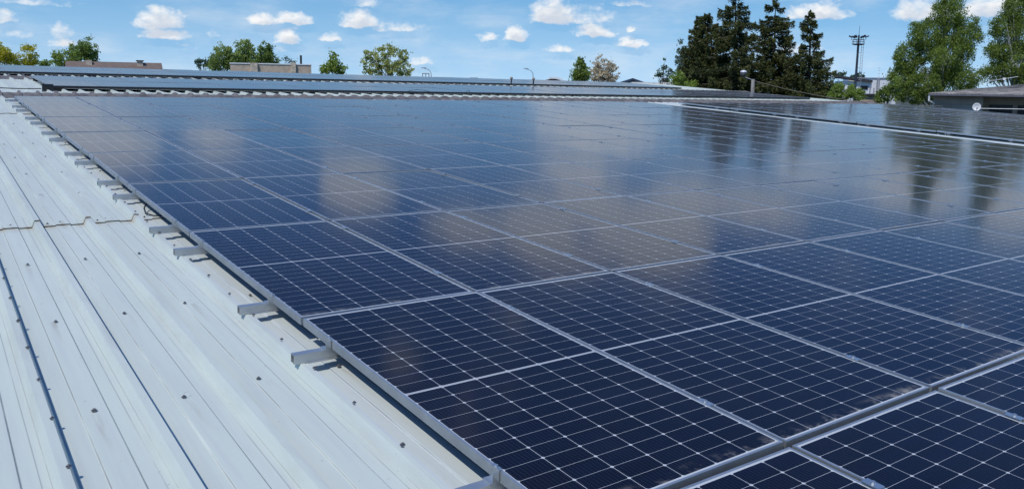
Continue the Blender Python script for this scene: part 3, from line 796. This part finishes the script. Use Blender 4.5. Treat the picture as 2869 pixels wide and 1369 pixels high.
def street_lamp(u, vtop, arm_u, D, label):
    k = px(D, u); p = at(u, 300, D); ht = at(u, vtop, D)[2]; t = empty('street_lamp', facing((p[0], p[1], 0)), label, 'street lamp', 'street lamps behind the roof')
    s_ = np.sign(arm_u - u); al = abs(arm_u - u) * k
    pts = [(0, 0, 0), (0, 0, ht - .5)] + [(s_ * .45 * (1 - math.cos(a_)), 0, ht - .5 + .45 * math.sin(a_)) for a_ in (.4, .8, 1.2, 1.5)]
    MB().tube(pts, [.05, .03, .026, .022, .022, .022], 8).obj('pole', POLE, t)
    MB().tube([(s_ * .42, 0, ht - .05), (s_ * al, 0, ht + .03)], [.02, .018], 6).obj('arm', POLE, t)
    mb = MB(); xa, xb = sorted((s_ * (al - .3), s_ * (al + .12))); mb.box(xa, xb, -.08, .08, ht + .0, ht + .06); mb.obj('lamp_head', POLE, t)
street_lamp(1208, 192, 1184, 70, 'slim grey street lamp arching left beside the airy yellow-green tree')
street_lamp(1492, 194, 1469, 70, 'slim grey street lamp arching left in the open middle of the skyline')

D = 60; k = px(D, 1193); p = at(1193, 300, D); z1 = at(1193, 205, D)[2]
t = empty('rooftop_frame', facing((p[0], p[1], 0)), 'small dark metal frame on the skyline below the left street lamp', 'metal frame')
mb = MB(); w = 10 * k; mb.box(-w, w, -.06, .06, z1 - .07, z1); mb.obj('top_bar', POLE, t)
for x_ in (-w + .03, 0, w - .03):
    mb = MB(); mb.box(x_ - .03, x_ + .03, -.03, .03, 0, z1 - .07); mb.obj('leg', POLE, t)
D = 90; p = at(1327, 300, D); z1 = at(1327, 218, D)[2]; k = px(D, 1327)
t = empty('flat_canopy', facing((p[0], p[1], 0)), 'tiny dark flat canopy on the skyline between the two street lamps', 'canopy')
mb = MB(); mb.box(-11 * k, 11 * k, 0, 2, z1 - .12, z1); mb.obj('roof', DARKT, t)
for x_ in (-8 * k, 8 * k):
    mb = MB(); mb.box(x_ - .06, x_ + .06, .3, .42, 0, z1 - .12); mb.obj('post', POLE, t)

# low vaulted hall roof and blue gable, far behind
D = 140; k = px(D, 1545); p = at(1545, 300, D); z1 = at(1560, 221, D)[2]; zb = at(1545, 235, D)[2]
t = empty('vaulted_hall', facing((p[0], p[1], 0)), 'distant low hall with a curved reddish roof right of the second street lamp', 'hall')
mb = MB(); mb.box(-45 * k, 38 * k, .2, 25, 0, zb); mb.obj('wall', WHITEW, t)
arc = [((-48 + 84 * i / 14 + 3) * k, zb + (z1 - zb) * math.sin(math.pi * (i / 14) ** 1.25) ** .8) for i in range(15)]
MB().prism(arc + [(x, z - .35) for x, z in arc[::-1]], 0, 25).obj('roof', plain('reddish roof', (.22, .13, .11), .8), t)
MB().prism([(x, z + .02) for x, z in arc[6:]] + [(x, z + .32) for x, z in arc[6:][::-1]], -.3, -.02).obj('gable_trim', WPAINT, t)
D = 150; k = px(D, 1770); p = at(1770, 300, D); z1 = at(1770, 219, D)[2]; zb = at(1770, 230, D)[2]
t = empty('gable_hall', facing((p[0], p[1], 0)), 'distant hall with a dark blue shallow gable roof right of the blossoming tree', 'hall')
MB().prism([(-32 * k, 0), (32 * k, 0), (32 * k, zb), (0, z1 - .35), (-32 * k, zb)], 0, 30).obj('wall', plain('blue grey cladding', (.22, .25, .30), .7), t)
MB().prism([(-38 * k, zb - .5), (0, z1 - .34), (38 * k, zb - .5), (38 * k, zb - .1), (0, z1), (-38 * k, zb - .1)], -.6, 30.6).obj('roof', BLUER, t)
D = 70; k = px(D, 1830); p = at(1830, 300, D); z1 = at(1830, 231, D)[2]
t = empty('white_annex', facing((p[0], p[1], 0), .05), 'low white flat annex roof in front of the small open pine', 'annex')
mb = MB(); mb.box(-60 * k, 56 * k, 0, 8, 0, z1 - .2); mb.obj('wall', CREAM, t)
mb = MB(); mb.box(-62 * k, 58 * k, -.2, 8.2, z1 - .2, z1); mb.obj('roof', WPAINT, t)
mb = MB(); mb.box(30 * k, 42 * k, .5, 1.2, z1, z1 + .25); mb.obj('hatch', CREAM, t)

# concrete pole with its round lamp, and the wire
D = 46; k = px(D, 2106); p = at(2106, 300, D); z1 = at(2106, 222, D)[2]
t = empty('lamp_pole', facing((p[0], p[1], 0)), 'short grey concrete pole with a round white-capped lamp before the spruces', 'lamp pole')
MB().tube([(0, 0, 0), (0, 0, z1)], [.15, .095], 10).obj('pole', CONC, t)
MB().tube([(-.02, 0, z1 - .05), (-.28, -.02, z1 + .05), (-.42, -.02, z1 + .10), (-.55, -.02, z1 + .27)], .022, 6).obj('arm', POLE, t)
xl, zl = (2078 - 2106) * k, at(2078, 206, D)[2]
mb = MB(); mb.lathe([(0, -.20), (.08, -.18), (.15, -.08), (.17, .02), (.16, .05), (0, .05)], 18, (xl, 0, zl)); mb.obj('lamp_shade', plain('grey lamp glass', (.10, .10, .10), .4), t, True)
mb = MB(); mb.lathe([(0, .05), (.175, .05), (.175, .08), (.14, .14), (.07, .17), (0, .18)], 18, (xl, 0, zl)); mb.obj('lamp_cap', PALE, t, True)
a0, a1 = at(2110, 226, 46), at(2640, 297, 47)
pts = [a0 + (a1 - a0) * s_ + np.array([0, 0, -.35 * 4 * s_ * (1 - s_)]) for s_ in np.linspace(0, 1, 25)]
w = MB().tube(pts, .016, 5).obj('overhead_wire', plain('weathered wire', (.16, .14, .10), .7)); tag(w, 'thin overhead wire sagging from the concrete pole to the grey house', 'wire')

# floodlight mast
D = 120; k = px(D, 2392); p = at(2392, 300, D); ztop = at(2401, 99, D)[2]; zpl = at(2399, 125, D)[2]; zan = at(2403, 72, D)[2]
t = empty('floodlight_mast', facing((p[0], p[1], 0)), 'tall dark floodlight mast with a round platform and ladder', 'mast')
MB().tube([(0, 0, 0), (0, 0, zpl), (0, 0, ztop)], [.20, .145, .11], 10).obj('pole', MASTP, t)
mb = MB(); mb.lathe([(0, zpl - .12), (.5, zpl - .1), (.78, zpl), (.78, zpl + .08), (0, zpl + .08)], 18); mb.obj('platform', MASTP, t)
mb = MB()
for i in range(10):
    a_ = 2 * math.pi * i / 10; mb.tube([(.74 * math.cos(a_), .74 * math.sin(a_), zpl + .08), (.74 * math.cos(a_), .74 * math.sin(a_), zpl + .62)], .022, 4)
ring = [(.74 * math.cos(2 * math.pi * i / 20), .74 * math.sin(2 * math.pi * i / 20), zpl + .62) for i in range(21)]
mb.tube(ring, .024, 4, False); mb.tube([(x, y, z - .27) for x, y, z in ring], .02, 4, False); mb.obj('railing', MASTP, t)
for i in range(6):
    a_ = 2 * math.pi * i / 6 + .15; cx_, sy_ = math.cos(a_), math.sin(a_)
    f = empty('floodlight', Matrix.Identity(4), None, None); f.parent = t; f.location = (.9 * cx_, .9 * sy_, zpl + .85); f.rotation_euler = (0, .45, a_)
    del f
    mb = MB(); mb.box(-.18, .28, -.14, .14, -.06, .10); mb.tube([(-.16, 0, -.04), (-.22, 0, -.35)], .03, 5)
    o = mb.obj('lamp', MASTP, t); o.location = (.98 * cx_, .98 * sy_, zpl + .98); o.rotation_euler = (0, -.42, a_)
for o in [o for o in t.children if o.name.startswith('floodlight')]: bpy.data.objects.remove(o)
MB().tube([(0, 0, ztop), (.02, 0, zan)], [.035, .018], 5).obj('antenna', MASTP, t)
mb = MB()
for dx_ in (.42, .66): mb.tube([(dx_, -.1, 3), (dx_, -.1, zpl)], .024, 4)
for i in range(int((zpl - 3) / .35)): mb.tube([(.42, -.1, 3.2 + .35 * i), (.66, -.1, 3.2 + .35 * i)], .016, 4)
for i in range(int((zpl - 3) / 2)): mb.tube([(.1, 0, 4 + 2 * i), (.44, -.1, 4 + 2 * i)], .02, 4)
mb.obj('ladder', POLE, t)

# white industrial building behind the mast
D = 135; k = px(D, 2420); p = at(2420, 300, D)
zt, zl_ = at(2420, 219, D)[2], at(2400, 225, D)[2]
t = empty('white_industrial_building', facing((p[0], p[1], 0), .06), 'white industrial building with a lower wing behind the mast', 'building')
mb = MB(); mb.box(-45 * k, 95 * k, 4, 26, 0, zt); mb.obj('wall', WHITEW, t)
mb = MB(); mb.box(-45.5 * k, 95.5 * k, 3.85, 26.2, zt, zt + .14); mb.obj('roof_edge', POLE, t)
wg = MB(); wg.box(-85 * k, 12 * k, -4, 3.9, 0, zl_ - .2); wing = wg.obj('wing_wall', WHITEW, t)
mb = MB(); mb.prism([(-88 * k, zl_ + .35), (13.5 * k, zl_ - .35), (13.5 * k, zl_ - .02), (-88 * k, zl_ + .68)], -4.6, 3.7); mb.obj('wing_roof', DARKT, t)
zw = at(2412, 246, D)[2]
wf = MB(); wf.box(-20 * k, 3 * k, -4.08, -4.0, zw - .3, zw + .32); wfo = wf.obj('window', POLE, t)
mb = MB(); mb.box(-19 * k, 2 * k, -4.11, -4.082, zw - .24, zw + .26); mb.obj('pane', GLASSD, wfo)
mb = MB(); mb.tube([(38 * k, 3.8, 0), (38 * k, 3.8, zt)], .09, 6); mb.tube([(44 * k, 3.8, 0), (44 * k, 3.8, zt)], .06, 6)
for i in range(22): mb.tube([(38 * k, 3.8, 2 + i * .4), (44 * k, 3.8, 2 + i * .4)], .03, 4)
mb.obj('wall_ladder', POLE, t)
D = 80; k = px(D, 2436); p = at(2436, 300, D); z1 = at(2436, 264, D)[2]
t = empty('grey_shed', facing((p[0], p[1], 0)), 'low grey shed with a dark roof edge right of the yellowish bush', 'shed')
mb = MB(); mb.box(-26 * k, 26 * k, 0, 4, 0, z1 - .12); mb.obj('wall', DGREY, t)
mb = MB(); mb.box(-27 * k, 27 * k, -.25, 4.2, z1 - .12, z1 + .02); mb.obj('roof', DARKT, t)
for u_, hh in ((2434, .75), (2445, .55)):
    xq = (u_ - 2436) * k; mb = MB(); mb.tube([(xq, 1, z1), (xq, 1, z1 + hh)], .055, 6); mb.obj('vent_pipe', POLE, t)

# grey house at the right
D = 50; k = px(D, 2760); p = at(2760, 300, D)
ze = at(2760, 264, D)[2]; zr = at(2810, 237, D + 5)[2]
t = empty('grey_house', facing((p[0], p[1], 0)), 'dark grey house with a fibre cement hip roof at the right edge', 'house')
xl, xr = (2612 - 2760) * k, 9.0; xc = (2753 - 2760) * k
mb = MB(); mb.box(xl, xc, 0, 8, 0, ze - .12); mb.obj('wall', DGREY, t)
mb = MB(); mb.box(xc + .002, xr, 1.3, 8, 0, ze - .12); pw = mb.obj('porch_wall', DGREY, t)
ex = (2594 - 2760) * k; hipx = ex + 4.55
mb = MB()
def corr(x0, x1, n): return np.linspace(x0, x1, n)
# front slope of the roof with its corrugation, then hip and back
xs = np.linspace(ex, xr + .5, 150); rows = []
for s_ in (0, 1):
    rr_ = []
    for i, x_ in enumerate(xs):
        yt = -.55 + 5.0 * s_; zt_ = ze + (zr - ze) * s_
        xx = max(x_, ex + (hipx - ex) * s_); rr_.append((xx, yt, zt_ + (.035 if i % 2 else 0)))
    rows.append(rr_)
n = len(xs); vs = rows[0] + rows[1]
fs = [(i, i + 1, n + i + 1, n + i) for i in range(n - 1)]
mb.add(vs, fs)
mb.add([(ex, -.55, ze), (ex, 9.4, ze), (hipx, 4.45, zr), (xr + .5, 4.45, zr), (xr + .5, 9.4, ze)], [(1, 0, 2), (1, 2, 3, 4)])
mb.add([(x_, -.55, ze - .04 + (.035 if i % 2 else 0)) for i, x_ in enumerate(xs)] + [(x_, -.55, ze + (.035 if i % 2 else 0)) for i, x_ in enumerate(xs)], [(i, i + 1, n + i + 1, n + i) for i in range(n - 1)])
rf = mb.obj('roof', ASB, t)
mb = MB(); mb.box(ex + .05, xr + .4, -.50, 9.3, ze - .13, ze - .045); mb.obj('soffit', DARKT, t)
mb = MB(); mb.box(ex + .02, xr + .4, -.66, -.56, ze - .11, ze - .03); mb.obj('gutter', plain('grey gutter', (.12, .12, .14), .5), t)
MB().tube([(ex + .06, -.6, ze - .08), (ex + .06, -.6, ze - .38), (ex + .30, -.25, ze - .55), (xl - .05, -.05, ze - .62), (xl - .05, -.05, .1)], .045, 8).obj('downpipe', WPAINT, t)
zb_ = at(2690, 293, D)[2]
mb = MB(); mb.box(xl + .05, xc - .25, -.012, -.001, zb_ - .02, zb_ + .02); mb.obj('wall_band', plain('faded band', (.26, .23, .19), .9), t)
zb_ = at(2700, 303, D)[2]
mb = MB(); mb.box(xl + .9, xc - .02, -.05, -.001, zb_ - .35, zb_); mb.obj('wall_board', plain('pale weathered board', (.36, .33, .28), .9), t)
zw1, zw0 = at(2805, 295, D)[2], at(2805, 330, D)[2]
for ua, ub in ((2772, 2838), (2853, 2920)):
    x0, x1 = (ua - 2760) * k, (ub - 2760) * k
    wm = MB().box(x0, x1, 1.25, 1.299, zw0, zw1).obj('window', DARKT, t)
    MB().box(x0 + .06, x1 - .06, 1.235, 1.2495, zw0 + .06, zw1 - .06).obj('pane', GLASSD, wm)
# aerial on the roof
p2 = at(2812, 238, D + 4.8)
ta = empty('tv_aerial', facing((p2[0], p2[1], p2[2] - .06)), 'thin pale TV aerial standing on the grey house roof', 'aerial')
hpole = 22 * k
MB().tube([(0, 0, 0), (0, 0, hpole)], .022, 6).obj('pole', POLE, ta)
MB().tube([(-.78, .1, hpole - .10), (.66, -.1, hpole + .17)], .014, 5).obj('boom', PALE, ta)
mb = MB(); mb.box(-.07, .07, -.07, .07, hpole - .03, hpole + .10); mb.obj('amplifier', WPAINT, ta)
mb = MB()
for i in range(9):
    q = -.7 + i * .16; mb.tube([(q, -.18, hpole + .03 + q * .19), (q, .18, hpole + .03 + q * .19)], .008, 4)
mb.obj('element', PALE, ta)
# satellite dish on a short pole beside the eave
D = 46; k = px(D, 2736); p = at(2736, 300, D); R_ = 12.3 * k
td = empty('satellite_dish', T(p[0], p[1], p[2]) @ Matrix.Rotation(-math.atan2(p[0] - EYE[0], p[1] - EYE[1]) + .12, 4, 'Z'), 'round white satellite dish in front of the grey house wall', 'satellite dish')
mb = MB(); nn = 28
for ring_i in range(6):
    rr_ = R_ * ring_i / 5
    mb.v += [(rr_ * math.cos(2 * math.pi * j / nn), -.06 * (ring_i / 5) ** 2, rr_ * math.sin(2 * math.pi * j / nn) * 1.04) for j in range(nn)]
mb.f += [(i * nn + j, i * nn + (j + 1) % nn, (i + 1) * nn + (j + 1) % nn, (i + 1) * nn + j) for i in range(5) for j in range(nn)]
nb_ = len(mb.v); mb.v += [(x, y + .012, z) for x, y, z in mb.v[:]]; mb.f += [tuple(i + nb_ for i in f[::-1]) for f in mb.f[:]]
mb.f += [(5 * nn + j, 5 * nn + (j + 1) % nn, nb_ + 5 * nn + (j + 1) % nn, nb_ + 5 * nn + j) for j in range(nn)]
mb.obj('reflector', WPAINT, td, True)
MB().tube([(0, -.02, -R_ * .92), (.0, -.26, -.06)], .012, 5).obj('feed_arm', POLE, td)
mb = MB(); mb.box(-.035, .035, -.34, -.25, -.09, -.02); mb.obj('receiver', POLE, td)
MB().tube([(0, .10, -p[2]), (0, .10, .05)], .03, 8).obj('pole', POLE, td)
mb = MB(); mb.box(-.05, .05, .015, .13, -.06, .06); mb.obj('bracket', POLE, td)
a0, a1 = at(2742, 304, 46.1), at(2990, 308, 46.5)
w = MB().tube([a0 + (a1 - a0) * s_ for s_ in np.linspace(0, 1, 8)], .014, 5).obj('service_cable', PALE); tag(w, 'pale service cable running right from the satellite dish past the windows', 'cable')
